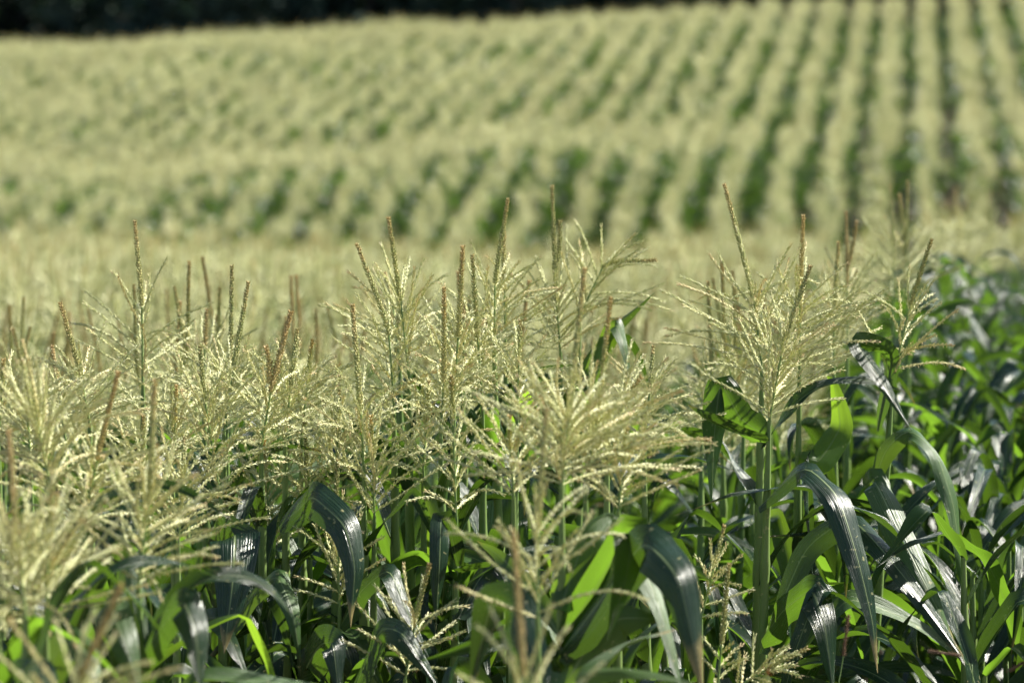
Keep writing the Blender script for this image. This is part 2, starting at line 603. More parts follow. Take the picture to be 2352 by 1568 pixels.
# ------------------------------------------------------------------ leaves
def leaf_geo(c, side, width, vee=0.35, ripple=0.006, prof=None):
    n = len(c)
    T = tangents(c)
    side = unit(side - T * (side * T).sum(1, keepdims=True))
    nrm = np.cross(side, T)
    s = np.linspace(0, 1, n)
    L = np.linalg.norm(np.diff(c, axis=0), axis=1).sum()
    if prof is None:
        prof = np.clip(0.42 + s * 5.5, 0, 1) * np.clip(1 - np.clip((s - 0.34) / 0.66, 0, 1) ** 1.7, 0.02, 1)
    w = width * prof
    us = np.array([-1, -.72, -.38, 0, .38, .72, 1.0])
    f1, f2 = rng.uniform(14, 30), rng.uniform(14, 30)
    p1, p2 = rng.uniform(0, 6.28, 2)
    wave = np.where(us[None, :] < 0, np.sin(p1 + s * L * f1)[:, None], np.sin(p2 + s * L * f2)[:, None])
    lift = vee * np.abs(us)[None, :] ** 1.3 * w[:, None] * 0.5 + ripple * wave * (us ** 2)[None, :] * (w / width)[:, None]
    V = c[:, None, :] + side[:, None, :] * (us[None, :, None] * w[:, None, None] * 0.5) + nrm[:, None, :] * lift[:, :, None]
    k = len(us)
    i = np.arange(n - 1)[:, None] * k
    j = np.arange(k - 1)[None, :]
    Fq = np.stack([i + j, i + j + 1, i + k + j + 1, i + k + j], -1).reshape(-1, 4)
    uv = np.stack([np.tile((us + 1) / 2, n), np.repeat(s * L, k), np.repeat(s, k) + 0.05 * np.tile(us ** 2, n)], 1)
    return V.reshape(-1, 3), Fq, uv


def wild_leaf(z0, az, length, width, e0, drop, kink=None, twist=0.4, n=36, wind=0.0, x0=0.0, y0=0.0):
    """arching leaf from the stalk at height z0; kink = where and how hard it folds over"""
    s = np.linspace(0, 1, n)
    el = e0 - drop * np.clip((s - 0.12) / 0.7, 0, 1) ** 1.4
    if kink:
        el = el - kink[1] * (1 / (1 + np.exp(-(s - kink[0]) * 130)))
    azs = az + twist * 0.5 * s ** 1.5
    d = np.stack([np.sin(azs) * np.cos(el) + wind * s, np.cos(azs) * np.cos(el), np.sin(el)], 1)
    d = unit(d)
    step = length / (n - 1)
    c = np.vstack([[0, 0, 0], np.cumsum(d[:-1] * step, axis=0)]) + np.array([x0, y0, z0])
    hs = np.stack([np.cos(azs), -np.sin(azs), np.zeros(n)], 1)
    T = tangents(c)
    nn = np.cross(hs, T)
    tw = twist * s * 1.4
    side = hs * np.cos(tw)[:, None] + nn * np.sin(tw)[:, None]
    return leaf_geo(c, side, width, vee=random.uniform(.2, .75), ripple=random.uniform(.004, .012))


def stalk_geo(pts, r0, r1, nodes):
    c = smooth_path(pts, 90)
    s = np.linspace(0, 1, 90)
    Ls = np.linalg.norm(np.diff(c, axis=0), axis=1).sum()
    r = r1 + (r0 - r1) * np.clip((1 - s) * Ls / 0.55, 0, 1) ** 0.8
    for nd in nodes:
        r = r + 0.0024 * np.exp(-((s - nd) / 0.012) ** 2) + np.where(s > nd, 0.0018 * np.exp(-(s - nd) / 0.06), 0)
    return tube(c, r, 10)


# ------------------------------------------------------------------ ground
def axis_pts(edges):
    out = []
    for a, b, st in edges:
        out.append(np.arange(a, b, st))
    return np.concatenate(out)


gx = axis_pts([(-600, -60, 60), (-60, 60, 1.0), (60, 601, 60)])
gy = axis_pts([(-200, -20, 30), (-20, 130, 0.8), (130, 300, 10), (300, 1500, 100)])
GX, GY = np.meshgrid(gx, gy)
GZ = G(GX, GY)
nx, ny = len(gx), len(gy)
i = np.arange(ny - 1)[:, None] * nx
j = np.arange(nx - 1)[None, :]
Fq = np.stack([i + j, i + j + 1, i + nx + j + 1, i + nx + j], -1).reshape(-1, 4)
g = link('ground', mesh_from('ground', np.stack([GX, GY, GZ], -1).reshape(-1, 3), Fq, M['soil']))
g['kind'] = 'structure'

# ------------------------------------------------------------------ the plants one can tell apart
ROW_AZ = R(6.0)
ROWDIR = np.array([math.sin(ROW_AZ), math.cos(ROW_AZ)])
ROWOUT = np.array([math.cos(ROW_AZ), -math.sin(ROW_AZ)])
ROWGAP = 0.80


def auto_leaves(parent, base, root, first, count, az0, light=0.10, gap=0.165, big=1.0, flat=0.0, wide=1.0):
    """alternating leaves down the stalk from `first` metres below the tassel; all in the plant's own frame"""
    H = base[2] - root[2]
    for q in range(count):
        dz = first + q * gap * random.uniform(.85, 1.15)
        t = max(0.03, (H - dz) / H)
        p = (base - root) * t
        az = az0 + (q % 2) * math.pi + random.gauss(0, 0.35)
        L = (0.42 + 0.10 * min(q, 4)) * random.uniform(.85, 1.15) * big
        W = (0.044 + 0.008 * min(q, 4)) * random.uniform(.9, 1.12) * wide
        kink = (random.uniform(.25, .6), random.uniform(.8, 2.1)) if random.random() < 0.6 else None
        V, Fq, uv = wild_leaf(p[2], az, L, W, R(random.uniform(50, 74) - flat), R(random.uniform(50, 125)) * (0.6 if kink else 1), kink,
                              random.gauss(0, .7), wind=random.uniform(0, .35), x0=p[0], y0=p[1])
        link('leaf', mesh_from('leaf', V, Fq, M['leaf_pale_sunlit'] if random.random() < light else M['leaf'], uv), parent)


def px_leaf(parent, root, pts, width, phi, sharp=0.6, light=False, vee=0.3, ripple=0.005, tail=1.7, n=34, head=0.5):
    """a leaf through given view points (x, y, depth); phi = blade turn along it: 0 faces the camera, 90 is edge-on"""
    w3 = np.array([P(*p) for p in pts]) - root
    c = smooth_path(w3, n, sharp)
    for _ in range(1):
        c[1:-1] = 0.25 * c[:-2] + 0.5 * c[1:-1] + 0.25 * c[2:]
    T = tangents(c)
    view = np.array([0, COS, -SIN])
    flat = unit(np.cross(T, view))
    dep = np.cross(flat, T)
    ph = np.radians(np.interp(np.linspace(0, 1, n), np.linspace(0, 1, len(phi)), phi))
    side = flat * np.cos(ph)[:, None] + dep * np.sin(ph)[:, None]
    s = np.linspace(0, 1, n)
    prof = np.clip(head + s * 4.5, 0, 1) * np.clip(1 - np.clip((s - 0.42) / 0.58, 0, 1) ** tail, 0.02, 1)
    V, Fq, uv = leaf_geo(c, side, width * .86, vee * 1.2, ripple * 1.3, prof)
    return link('leaf', mesh_from('leaf', V, Fq, M['leaf_pale_sunlit'] if light else M['leaf'], uv), parent)


HEROES = {}
HERO_DESC = []


def hero(key, desc, tip, sb, base, d, n=17, blen=.23, wind=(.02, 0), up=1.0, spread=1.0, brown=False, fork=None, leaves=6, first=.22,
         lean=(0, 0), group='corn plants with sharp or near tassels', anthers=.25, thick=1.0, az=None, cat='corn plant', big=1.0):
    if key not in ('J', 'T', 'Tb', 'V', 'L', 'A', 'O'):     # no two tassels alike
        n = int(n * random.uniform(.75, 1.2))
        blen *= random.uniform(.86, 1.12)
        up *= random.uniform(.78, 1.16)
    b = P(*base, d)
    root = np.array([b[0] + lean[0], b[1] + lean[1], 0])
    root[2] = float(G(root[0], root[1]))
    t = thing('corn_plant', desc, cat, root, group)
    lo = b - root
    H = lo[2]
    nodes = [max(0.02, (H - first - q * .165) / H) for q in range(leaves + 2)]
    V, Fq, uv = stalk_geo([[0, 0, 0], lo * 0.5 + np.array([random.gauss(0, .008), 0, 0]), lo], 0.0125, 0.0045, nodes)
    link('stalk', mesh_from('stalk', V, Fq, M['stalk'], uv), t)
    rd = d + random.uniform(-.05, .05)
    fk = None
    if fork:
        fk = [P(*fork[0], d) - root, (P(*fork[0], d) + P(*fork[1], d)) / 2 - root + 0.004, P(*fork[1], d) - root]
    build_tassel(t, lo, P(*sb, d) - root, P(*tip, rd) - root, n, blen, wind, up, spread, brown, fk, True, anthers, thick=thick)
    if leaves:
        auto_leaves(t, b, root, first, leaves, random.uniform(0, 3.14) if az is None else az, big=big)
    HEROES[key] = (t, root, b, d)
    HERO_DESC.append((b, desc, d))
    return t


h = hero
h('A', 'corn plant with lone symmetrical open tassel and straight pale green spike', (310, 512), (326, 705), (328, 885), 10.4, 15, .25, up=1.0)
h('B', 'corn plant whose long brown tipped spike leans left beside a taller one', (822, 565), (893, 765), (905, 935), 10.0, 18, .24)
h('C', 'corn plant with tall orange tipped spike rising over the central tassels', (893, 505), (920, 690), (938, 850), 10.2, 17, .24)
h('D', 'corn plant with thick dark olive spike standing upright in the central clump', (1063, 570), (1052, 775), (1042, 930), 9.9, 18, .22, thick=1.25)
h('E', 'corn plant with slender left leaning spike right of the thick olive one', (1085, 590), (1097, 775), (1108, 920), 10.1, 16, .22)
h('F', 'corn plant with tall curved green spike bending right at its tip', (1166, 462), (1137, 655), (1135, 800), 10.3, 16, .23, wind=(.05, 0))
h('Fb', 'corn plant with straight spike close behind the curved green spike', (1157, 530), (1158, 665), (1162, 810), 10.6, 14, .22, wind=(.05, 0))
h('G', 'corn plant with forked brown tipped spike, tallest of the central clump', (1268, 432), (1278, 690), (1287, 810), 10.7, 18, .24,
  fork=((1277, 620), (1287, 512)), wind=(.04, 0))
h('H', 'corn plant with dark straight spike beside the drooping central branches', (810, 705), (829, 945), (836, 1090), 9.6, 20, .25, brown=False, thick=1.2)
h('I', 'corn plant with pale cream green spike left of the thick olive spike', (1020, 665), (1019, 880), (1012, 985), 9.75, 14, .2)
h('J', 'corn plant with small narrow drooping tassel on a bare upright stalk', (1037, 868), (1040, 965), (1048, 1185), 9.5, 17, .135, up=.9, spread=.8, leaves=5, first=.42, lean=(.01, 0), az=1.4)
h('Cb', 'corn plant with short brown spike half hidden between two tall spikes', (885, 630), (900, 690), (918, 830), 10.9, 14, .22)
h('Db', 'corn plant with stubby red brown spike low behind the olive spike', (1068, 700), (1066, 770), (1062, 900), 10.4, 14, .22, brown=True)
h('K', 'near corn plant with big blurred windswept tassel and tall brown spike', (1342, 622), (1306, 960), (1290, 1115), 8.2, 34, .28, wind=(.07, 0), leaves=5, first=.3)
h('Kb', 'near corn plant whose blurred slanting spike crosses the windswept tassel', (1402, 690), (1370, 970), (1345, 1110), 8.5, 24, .26, wind=(.08, 0), leaves=5, first=.3)
h('Kc', 'near corn plant with dark blurred spike in front of the windswept tassel', (1255, 945), (1236, 1210), (1235, 1420), 7.6, 22, .24, wind=(.03, 0), leaves=4, first=.3)
h('L', 'nearest corn plant with bare brown spike rising from the bottom edge', (1180, 1225), (1203, 1560), (1215, 1740), 6.6, 9, .22, brown=True, leaves=3, first=.2)
h('Gh', 'corn plant with spike bent over sideways like a hook', (1502, 597), (1385, 612), (1330, 730), 10.8, 16, .24, wind=(.05, 0))
h('Kd', 'corn plant with short slanting spike at the right of the windswept tassel', (1470, 870), (1430, 930), (1395, 1060), 9.1, 18, .24, wind=(.06, 0))
h('M', 'corn plant with tallest left curving brown spike of the dense right clump', (1665, 428), (1732, 690), (1750, 850), 10.0, 28, .27, thick=1.15)
h('Mb', 'corn plant with upright orange brown spike in the dense right clump', (1845, 500), (1838, 690), (1836, 860), 10.1, 26, .27, leaves=5, first=.5)
h('Mc', 'corn plant with right leaning dark spike, dense tassel and long bare stalk', (1860, 615), (1797, 800), (1767, 965), 9.7, 32, .26, leaves=0, thick=1.15, lean=(-.05, 0), spread=1.1)
h('N', 'corn plant with dark green spike behind the dense right clump', (1926, 560), (1916, 715), (1915, 840), 11.3, 14, .24)
h('Nb', 'blurred corn plant with forked brown spike behind the dense right clump', (1943, 490), (1946, 660), (1946, 800), 12.4, 14, .24, fork=((1946, 620), (1967, 512)), brown=True)
h('O', 'corn plant with lone open tassel bent right above dark leafy plants', (2138, 555), (2090, 705), (2050, 870), 10.1, 15, .20, leaves=0, lean=(-.12, 0), anthers=.5)
h('Pa', 'blurred corn plant with pale bushy tassel near the leafy gap', (2045, 430), (2052, 570), (2052, 700), 14.0, 18, .26)
h('Pb', 'blurred corn plant with slim twin spikes near the leafy gap', (2085, 420), (2082, 570), (2085, 700), 14.3, 16, .26, fork=((2080, 600), (2066, 450)))
h('Q', 'near corn plant with long blurred spike slanting right at the field edge', (30, 760), (84, 960), (118, 1130), 8.2, 28, .24, leaves=5, first=.16, big=1.15)
h('Qb', 'near corn plant with red brown blurred spike at the field edge', (20, 995), (38, 1225), (58, 1410), 7.2, 28, .22, brown=True, leaves=5, first=.16, big=1.15)
h('Qc', 'near corn plant with dark brown spike leaning right among blurred branches', (270, 860), (222, 1060), (192, 1210), 8.4, 28, .24, brown=True, leaves=5, first=.16, big=1.15)
h('Qd', 'near corn plant with pale thick blurred spike and long right drooping branches', (355, 880), (342, 1150), (318, 1340), 7.8, 30, .25, wind=(.05, 0), leaves=5, first=.16, big=1.15)
h('Qe', 'nearest corn plant with brown spike tilted right in front of yellow leaf', (275, 1350), (183, 1560), (140, 1700), 6.4, 14, .24, brown=True, leaves=3, first=.3)
h('Qf', 'near corn plant with spike hidden in the pale blurred branches at lower left', (120, 1090), (112, 1250), (105, 1420), 7.4, 22, .26, wind=(.04, 0), leaves=3, first=.35)
for key_, desc_, a_, b_, c_, d_, n_ in (
        ('W0', 'near corn plant with blurred tassel low in the bottom left corner', (85, 1200), (82, 1300), (76, 1430), 7.6, 24),
        ('W15', 'near corn plant with blurred tassel cut by the left edge of the field', (-20, 1200), (-15, 1320), (-5, 1460), 7.4, 22),
        ('W16', 'corn plant with tassel between the pale thick blurred spike and broad windswept tassel', (330, 960), (328, 1060), (325, 1190), 9.1, 22),
        ('W1', 'corn plant with low dense tassel just left of the slate green folded leaf', (606, 1010), (612, 1110), (622, 1260), 9.9, 20),
        ('W2', 'corn plant with stubby tassel tucked under the right reaching branches', (700, 960), (705, 1070), (712, 1215), 9.9, 20),
        ('W3', 'corn plant with low bushy tassel between blurred branches and wide folded leaf', (424, 1010), (418, 1110), (410, 1250), 9.0, 20),
        ('W4', 'corn plant with low tassel directly below the dark straight spike', (852, 960), (856, 1060), (860, 1185), 9.6, 20),
        ('W5', 'corn plant with pale hanging tassel low between two dark spikes', (780, 900), (776, 1000), (770, 1130), 9.8, 20),
        ('W6', 'corn plant with tassel low under the pale cream green spike', (985, 880), (980, 960), (972, 1080), 9.9, 18),
        ('W7', 'near corn plant with blurred tassel right of the dark blurred spike', (1440, 990), (1432, 1050), (1420, 1175), 8.5, 26),
        ('W8', 'near corn plant with blurred tassel left of the dark blurred spike', (1170, 960), (1172, 1030), (1180, 1140), 8.7, 22),
        ('W11', 'corn plant with blurred tassel left of the olive leaning spike', (62, 880), (64, 960), (70, 1070), 9.0, 20),
        ('W12', 'corn plant with fluffy tassel between the lone tassel and broad windswept tassel', (405, 890), (402, 970), (396, 1090), 9.6, 20),
        ('W13', 'corn plant with tassel crowded behind the windswept tassel on its right', (1500, 800), (1492, 900), (1480, 1020), 9.7, 20),
        ('W14', 'corn plant with tassel crowded between central clump and windswept tassel', (1195, 740), (1192, 830), (1188, 950), 9.8, 20)):
    h(key_, desc_, a_, b_, c_, d_, n_, .24, wind=(.04, 0), leaves=5 if d_ < 8.2 else 4, first=.14 if d_ < 8.2 else .42, thick=.8, big=1.15)
h('Ra', 'corn plant with left leaning olive spike between lone tassel and field edge', (140, 700), (188, 870), (206, 975), 9.7, 16, .22)
h('Rb', 'corn plant with dark short spike under the left leaning olive spike', (120, 800), (136, 900), (150, 1010), 10.1, 14, .22, brown=True)
h('Rc', 'corn plant with upright slim spike left of the slanting dark spike', (533, 615), (529, 850), (520, 970), 10.3, 16, .23)
h('Rd', 'corn plant with dark spike slanting right above the broad left tassel', (570, 652), (534, 860), (514, 990), 10.0, 16, .23, thick=1.15)
h('Re', 'corn plant with short orange spike behind the broad left tassel', (475, 715), (470, 800), (468, 920), 10.9, 14, .22, brown=True)
h('Rf', 'corn plant with thick shaggy double brown spike above the broad left tassel', (667, 720), (622, 900), (600, 1030), 9.6, 18, .24, brown=True, thick=1.5, fork=((618, 880), (612, 800)))
h('Rg', 'corn plant with narrow ragged spike right of the shaggy double spike', (682, 760), (666, 900), (655, 1020), 9.8, 16, .24)
h('Rh', 'corn plant with short grey green spike beside the ragged narrow spike', (717, 785), (706, 880), (692, 1010), 10.0, 16, .24)
h('Ri', 'corn plant with broad windswept tassel over a wide folded leaf', (460, 800), (470, 915), (507, 1145), 9.5, 26, .27, wind=(.05, 0), leaves=4, first=.55, lean=(-.01, 0))
h('S', 'corn plant with low shaggy tassel behind a folded slate green leaf', (775, 1060), (772, 1200), (780, 1395), 9.4, 18, .17, leaves=3, first=.3)
h('Sb', 'corn plant with low twiggy tassel near the bottom edge between leaves', (985, 1300), (955, 1420), (930, 1560), 9.0, 16, .18, leaves=3, first=.2)
h('T', 'short corn plant with small golden tassel leaning over shaded leaves', (1662, 1212), (1640, 1300), (1610, 1420), 9.2, 10, .12, leaves=2, first=.3, anthers=.7, brown=False)
h('Tb', 'short corn plant with thin knobbly green spike below the golden tassel', (1673, 1300), (1657, 1480), (1648, 1580), 9.0, 6, .10, leaves=2, first=.25)
h('U', 'corn plant cut by the field edge with small dark spike tip', (8, 830), (4, 910), (-4, 1010), 9.2, 16, .23)
h('V', 'corn plant with low tassel bowed sideways at bottom over dry ear', (1850, 1490), (1770, 1530), (1690, 1580), 8.9, 12, .13, leaves=2, first=.2)


def hl(key, pts, width, phi, **k):
    t, root, b, d = HEROES[key]
    px_leaf(t, root, [(x, y, d + dd) for x, y, dd in pts], width, phi, **k)


# the leaves of the sharp plants, one by one
hl('Mc', [(1742, 1165, 0), (1800, 1110, -.05), (1853, 1072, -.12), (1925, 1140, -.2), (1972, 1290, -.28), (2005, 1430, -.32), (2016, 1545, -.35)], .088, [80, 62, 35, 18, 25, 40])
hl('O', [(2008, 1110, 0), (2035, 1030, -.02), (2090, 985, -.05), (2150, 1040, -.1), (2188, 1150, -.12), (2205, 1270, -.15), (2228, 1425, -.15)], .062, [30, 45, 50, 40, 40, 50], light=True)
hl('O', [(1985, 1120, 0), (2010, 1105, -.1), (2065, 1220, -.2), (2140, 1370, -.28), (2215, 1530, -.3)], .09, [30, 20, 10, 25, 50], light=True)
hl('Mc', [(1748, 1500, 0), (1850, 1260, .1), (1955, 1190, .05), (2050, 1290, -.05), (2150, 1420, -.12), (2250, 1568, -.2)], .085, [60, 40, 35, 30, 30])
hl('Mc', [(1748, 1470, 0), (1800, 1400, -.1), (1865, 1355, -.22), (1895, 1440, -.3), (1915, 1590, -.36)], .10, [75, 50, 10, 8, 15], ripple=.01)
hl('O', [(2015, 990, 0), (2040, 815, 0), (1965, 785, -.08), (2030, 880, -.15), (2095, 990, -.2)], .07, [70, 60, 30, 25, 40])
hl('Mc', [(1757, 1015, 0), (1690, 990, -.05), (1615, 955, -.1), (1580, 930, -.1)], .075, [85, 70, 55, 50])
hl('Mc', [(1760, 1000, 0), (1700, 960, .1), (1655, 880, .12), (1640, 1010, .1), (1635, 1170, .05)], .085, [20, 10, 0, 40, 60])
hl('Mb', [(1838, 1050, 0), (1880, 1060, 0), (1930, 980, .05), (1915, 880, .05), (1895, 860, .05)], .085, [10, 20, 30, 20], light=True)
hl('Mb', [(1838, 1300, 0), (1850, 1200, 0), (1855, 1040, -.02), (1858, 1200, -.05), (1870, 1350, -.05)], .05, [60, 70, 80, 70])
hl('Ri', [(500, 1400, 0), (515, 1300, -.05), (540, 1222, -.15), (535, 1330, -.25), (515, 1500, -.3)], .145, [30, 15, 8, 0, 10], ripple=.008, vee=.18)
hl('Ri', [(520, 1460, 0), (580, 1370, -.05), (635, 1322, -.12), (672, 1400, -.2), (690, 1520, -.22)], .075, [60, 55, 25, 20], light=True)
hl('Ri', [(350, 1490, .1), (440, 1435, -.1), (498, 1415, -.2), (540, 1490, -.3), (580, 1590, -.35)], .075, [65, 60, 40, 30, 25])
hl('S', [(640, 1210, .1), (690, 1165, .05), (718, 1140, -.05), (790, 1205, -.14), (815, 1300, -.18), (806, 1440, -.2)], .10, [55, 40, 15, 10, 20, 50])
hl('S', [(770, 1480, 0), (700, 1540, -.05), (735, 1480, -.15), (765, 1478, -.25), (778, 1600, -.3)], .11, [50, 40, 20, 5, 5], ripple=.008)
hl('S', [(780, 1440, 0), (830, 1355, -.05), (893, 1308, -.1), (930, 1390, -.15), (985, 1510, -.2)], .075, [60, 50, 40, 35])
hl('Sb', [(810, 1590, 0), (875, 1445, -.05), (925, 1455, -.1), (1010, 1580, -.15)], .08, [60, 50, 30, 25])
hl('J', [(1050, 1330, 0), (960, 1290, .1), (880, 1335, .1), (800, 1380, .1)], .075, [40, 50, 40, 50])
hl('J', [(1052, 1300, 0), (1035, 1220, -.02), (1014, 1185, -.06), (1010, 1290, -.1), (1002, 1445, -.1)], .062, [50, 40, 15, 35, 60], light=False)
hl('J', [(1052, 1340, 0), (1010, 1260, .1), (975, 1120, .2), (950, 1060, .25)], .06, [30, 40, 50, 50], light=True)
hl('J', [(1052, 1420, 0), (1100, 1330, .1), (1140, 1290, .1), (1190, 1380, .1)], .08, [40, 40, 30, 30])
hl('K', [(1285, 1500, 0), (1400, 1350, -.1), (1480, 1245, -.2), (1560, 1330, -.3), (1615, 1590, -.35)], .125, [60, 55, 25, 5, 5], ripple=.006)
hl('K', [(1285, 1480, 0), (1380, 1330, -.05), (1452, 1208, -.12), (1440, 1320, -.2), (1395, 1470, -.25)], .10, [30, 25, 20, 15, 20])
hl('K', [(1288, 1520, 0), (1390, 1400, .05), (1450, 1260, .1), (1520, 1400, 0), (1570, 1600, -.1)], .075, [50, 40, 40, 45], light=True)
hl('K', [(1285, 1400, 0), (1350, 1220, .05), (1400, 1180, .1), (1430, 1195, .1)], .10, [30, 25, 40, 50], light=True)
hl('K', [(1285, 1600, 0), (1340, 1500, 0), (1420, 1420, 0), (1520, 1420, 0)], .13, [20, 15, 20, 30], light=True)
hl('Kc', [(1237, 1640, 0), (1330, 1550, -.1), (1430, 1535, -.15), (1600, 1570, -.2)], .06, [70, 65, 60, 60], light=True)
hl('Kc', [(1235, 1600, 0), (1180, 1400, .2), (1130, 1380, .25), (1080, 1590, .3)], .10, [30, 20, 20, 20])
hl('Gh', [(1338, 900, 0), (1372, 820, -.03), (1410, 755, -.05), (1505, 670, -.06)], .06, [25, 30, 40, 50], tail=1.1, light=True)
hl('Gh', [(1338, 930, 0), (1385, 800, -.05), (1412, 740, -.1), (1432, 790, -.16), (1450, 880, -.18)], .06, [50, 45, 20, 25, 40], light=True)
hl('Qd', [(318, 1600, 0), (240, 1370, -.1), (285, 1470, -.2), (325, 1620, -.25)], .10, [20, 15, 10, 10], light=True)
hl('Qd', [(318, 1560, 0), (285, 1290, .1), (262, 1250, .1), (240, 1300, .1)], .07, [20, 10, 20, 30], light=True)
hl('Qc', [(192, 1500, 0), (160, 1420, -.05), (120, 1380, -.1), (70, 1460, -.15), (40, 1580, -.2)], .085, [40, 30, 20, 20, 30])
hl('W0', [(78, 1640, 0), (110, 1540, -.05), (150, 1470, -.1), (200, 1500, -.15), (235, 1600, -.2)], .085, [50, 45, 30, 20, 25], light=True)
hl('Qd', [(318, 1520, 0), (370, 1440, -.05), (420, 1380, -.1), (450, 1450, -.15), (462, 1590, -.2)], .085, [45, 40, 20, 15, 25])
hl('Qb', [(58, 1600, 0), (40, 1560, -.1), (90, 1545, -.2), (130, 1600, -.3)], .09, [40, 40, 30, 30])

# ------------------------------------------------------------------ the countable plants behind, copies of a few kinds
def make_kind(k, tasselled, split):
    """one plant at its own origin; returns its root"""
    root = thing('corn_plant', 'corn plant', 'corn plant', (0, 0, -500))
    H = 1.98 + random.uniform(-.04, .04) if tasselled else random.uniform(1.62, 1.8)
    lo = np.array([random.gauss(0, .03), random.gauss(0, .03), H])
    V, Fq, uv = stalk_geo([[0, 0, 0], lo * 0.5, lo], 0.0125, 0.0045 if tasselled else 0.006, [max(.02, (H - .2 - q * .165) / H) for q in range(9)])
    link('stalk', mesh_from('stalk', V, Fq, M['stalk'], uv), root)
    if tasselled:
        top = lo + np.array([random.gauss(0, .05), random.gauss(0, .05), .44 + random.gauss(0, .04)])
        sb = lo + (top - lo) * .45 + np.array([random.gauss(0, .015), random.gauss(0, .015), 0])
        build_tassel(root, lo, sb, top, random.randint(15, 20), random.uniform(.21, .26), (random.gauss(0, .03), random.gauss(0, .03)), brown=random.random() < .15,
                     split=split, step=.0075, anthers=.15)
    auto_leaves(root, lo, np.zeros(3), .26 if tasselled else .02, 8 if tasselled else 13, random.uniform(0, 3), big=1.0 if tasselled else 1.45, gap=.165 if tasselled else .11, flat=0 if tasselled else 8, light=.08 if tasselled else .04, wide=1.0 if tasselled else .9)
    return root


def children(o):
    return [c for c in list(o.children)]


def copy_tree(o, parent=None):
    c = o.copy()
    C.objects.link(c)
    if parent is not None:
        c.parent = parent
    for ch in KIDS[o.name]:
        copy_tree(ch, c)
    return c


def gather(o):
    KIDS[o.name] = children(o)
    for ch in KIDS[o.name]:
        gather(ch)


KIDS = {}
near_kinds = [make_kind(k, True, True) for k in range(4)]
mid_kinds = [make_kind(k, True, False) for k in range(5)]
leafy_kinds = [make_kind(k, False, False) for k in range(6)]
for kd in near_kinds + mid_kinds + leafy_kinds:
    gather(kd)
used = set()


def in_view_x(Y, pad):
    return 0.1335 * Y + pad


def leafy_gap(X, Y):
    """the strip at the right where the plants carry no tassel"""
    px = 1176 + F * X / Y
    if Y < 10.6:
        return px > 1500
    if Y < 12.5:
        return px > 2030
    return Y < 23 and px > 2105 + (Y - 12) * 2.5


spots = []
beside = []                         # just past the frame, where they shade what stands in it
hero_xy = [(v[1][0], v[1][1]) for v in HEROES.values()]
for r in range(-40, 60):
    for q in range(0, 900):
        s = q * 0.225 + (r * 0.377 % 0.225)
        p = ROWOUT * r * ROWGAP + ROWOUT * 0.25 + ROWDIR * s
        X, Y = p[0] + rng.normal(0, .035 if s < 40 else .065), p[1] + rng.normal(0, .03)
        if Y < 9.3 or Y > 104 or -X > in_view_x(Y, 2.2) or X > in_view_x(Y, 3.2 if Y < 30 else 2.2):
            continue
        gap = leafy_gap(X, Y)
        px = 1176 + F * X / Y
        if Y < 10.9 and not gap:
            continue
        if Y < 10.0 and gap and px < 1640:
            continue
        if any((X - a) ** 2 + (Y - b) ** 2 < .12 ** 2 for a, b in hero_xy):
            continue
        if Y > 14 and rng.random() < .07:
            continue
        (beside if abs(X) > in_view_x(Y, .45) and Y < 20 else spots).append((Y, X, gap))
spots.sort()
N_SINGLE = 300 - len(HEROES) - 3
single, rest = spots[:N_SINGLE], spots[N_SINGLE:] + beside
ORD = ['first', 'second', 'third', 'fourth', 'fifth', 'sixth', 'seventh', 'eighth', 'ninth', 'tenth', 'eleventh', 'twelfth', 'thirteenth', 'fourteenth',
       'fifteenth', 'sixteenth', 'seventeenth', 'eighteenth', 'nineteenth', 'twentieth', 'twenty-first', 'twenty-second', 'twenty-third',
       'twenty-fourth', 'twenty-fifth', 'twenty-sixth', 'twenty-seventh', 'twenty-eighth', 'twenty-ninth', 'thirtieth']
SHORT = [('A', 'the lone symmetrical tassel'), ('C', 'the tall orange tipped spike'), ('F', 'the curved green spike'), ('G', 'the forked central spike'),
         ('Gh', 'the hooked sideways spike'), ('M', 'the tallest left curving spike'), ('Mb', 'the upright orange brown spike'), ('O', 'the lone tassel bent right'),
         ('Ra', 'the left leaning olive spike'), ('Rc', 'the upright slim spike'), ('Rf', 'the shaggy double spike'), ('H', 'the dark straight spike'),
         ('Kb', 'the slanting blurred spike'), ('Kd', 'the short slanting spike'), ('Pa', 'the pale bushy blurred tassel'), ('B', 'the leaning brown tipped spike'),
         ('J', 'the small narrow tassel'), ('E', 'the slender left leaning spike'), ('N', 'the dark green spike'), ('D', 'the thick olive spike'),
         ('Rd', 'the slanting dark spike'), ('Q', 'the field edge spike')]
SH_PX = [(1176 + F * HEROES[k][2][0] / HEROES[k][2][1], t) for k, t in SHORT]
counts = {}
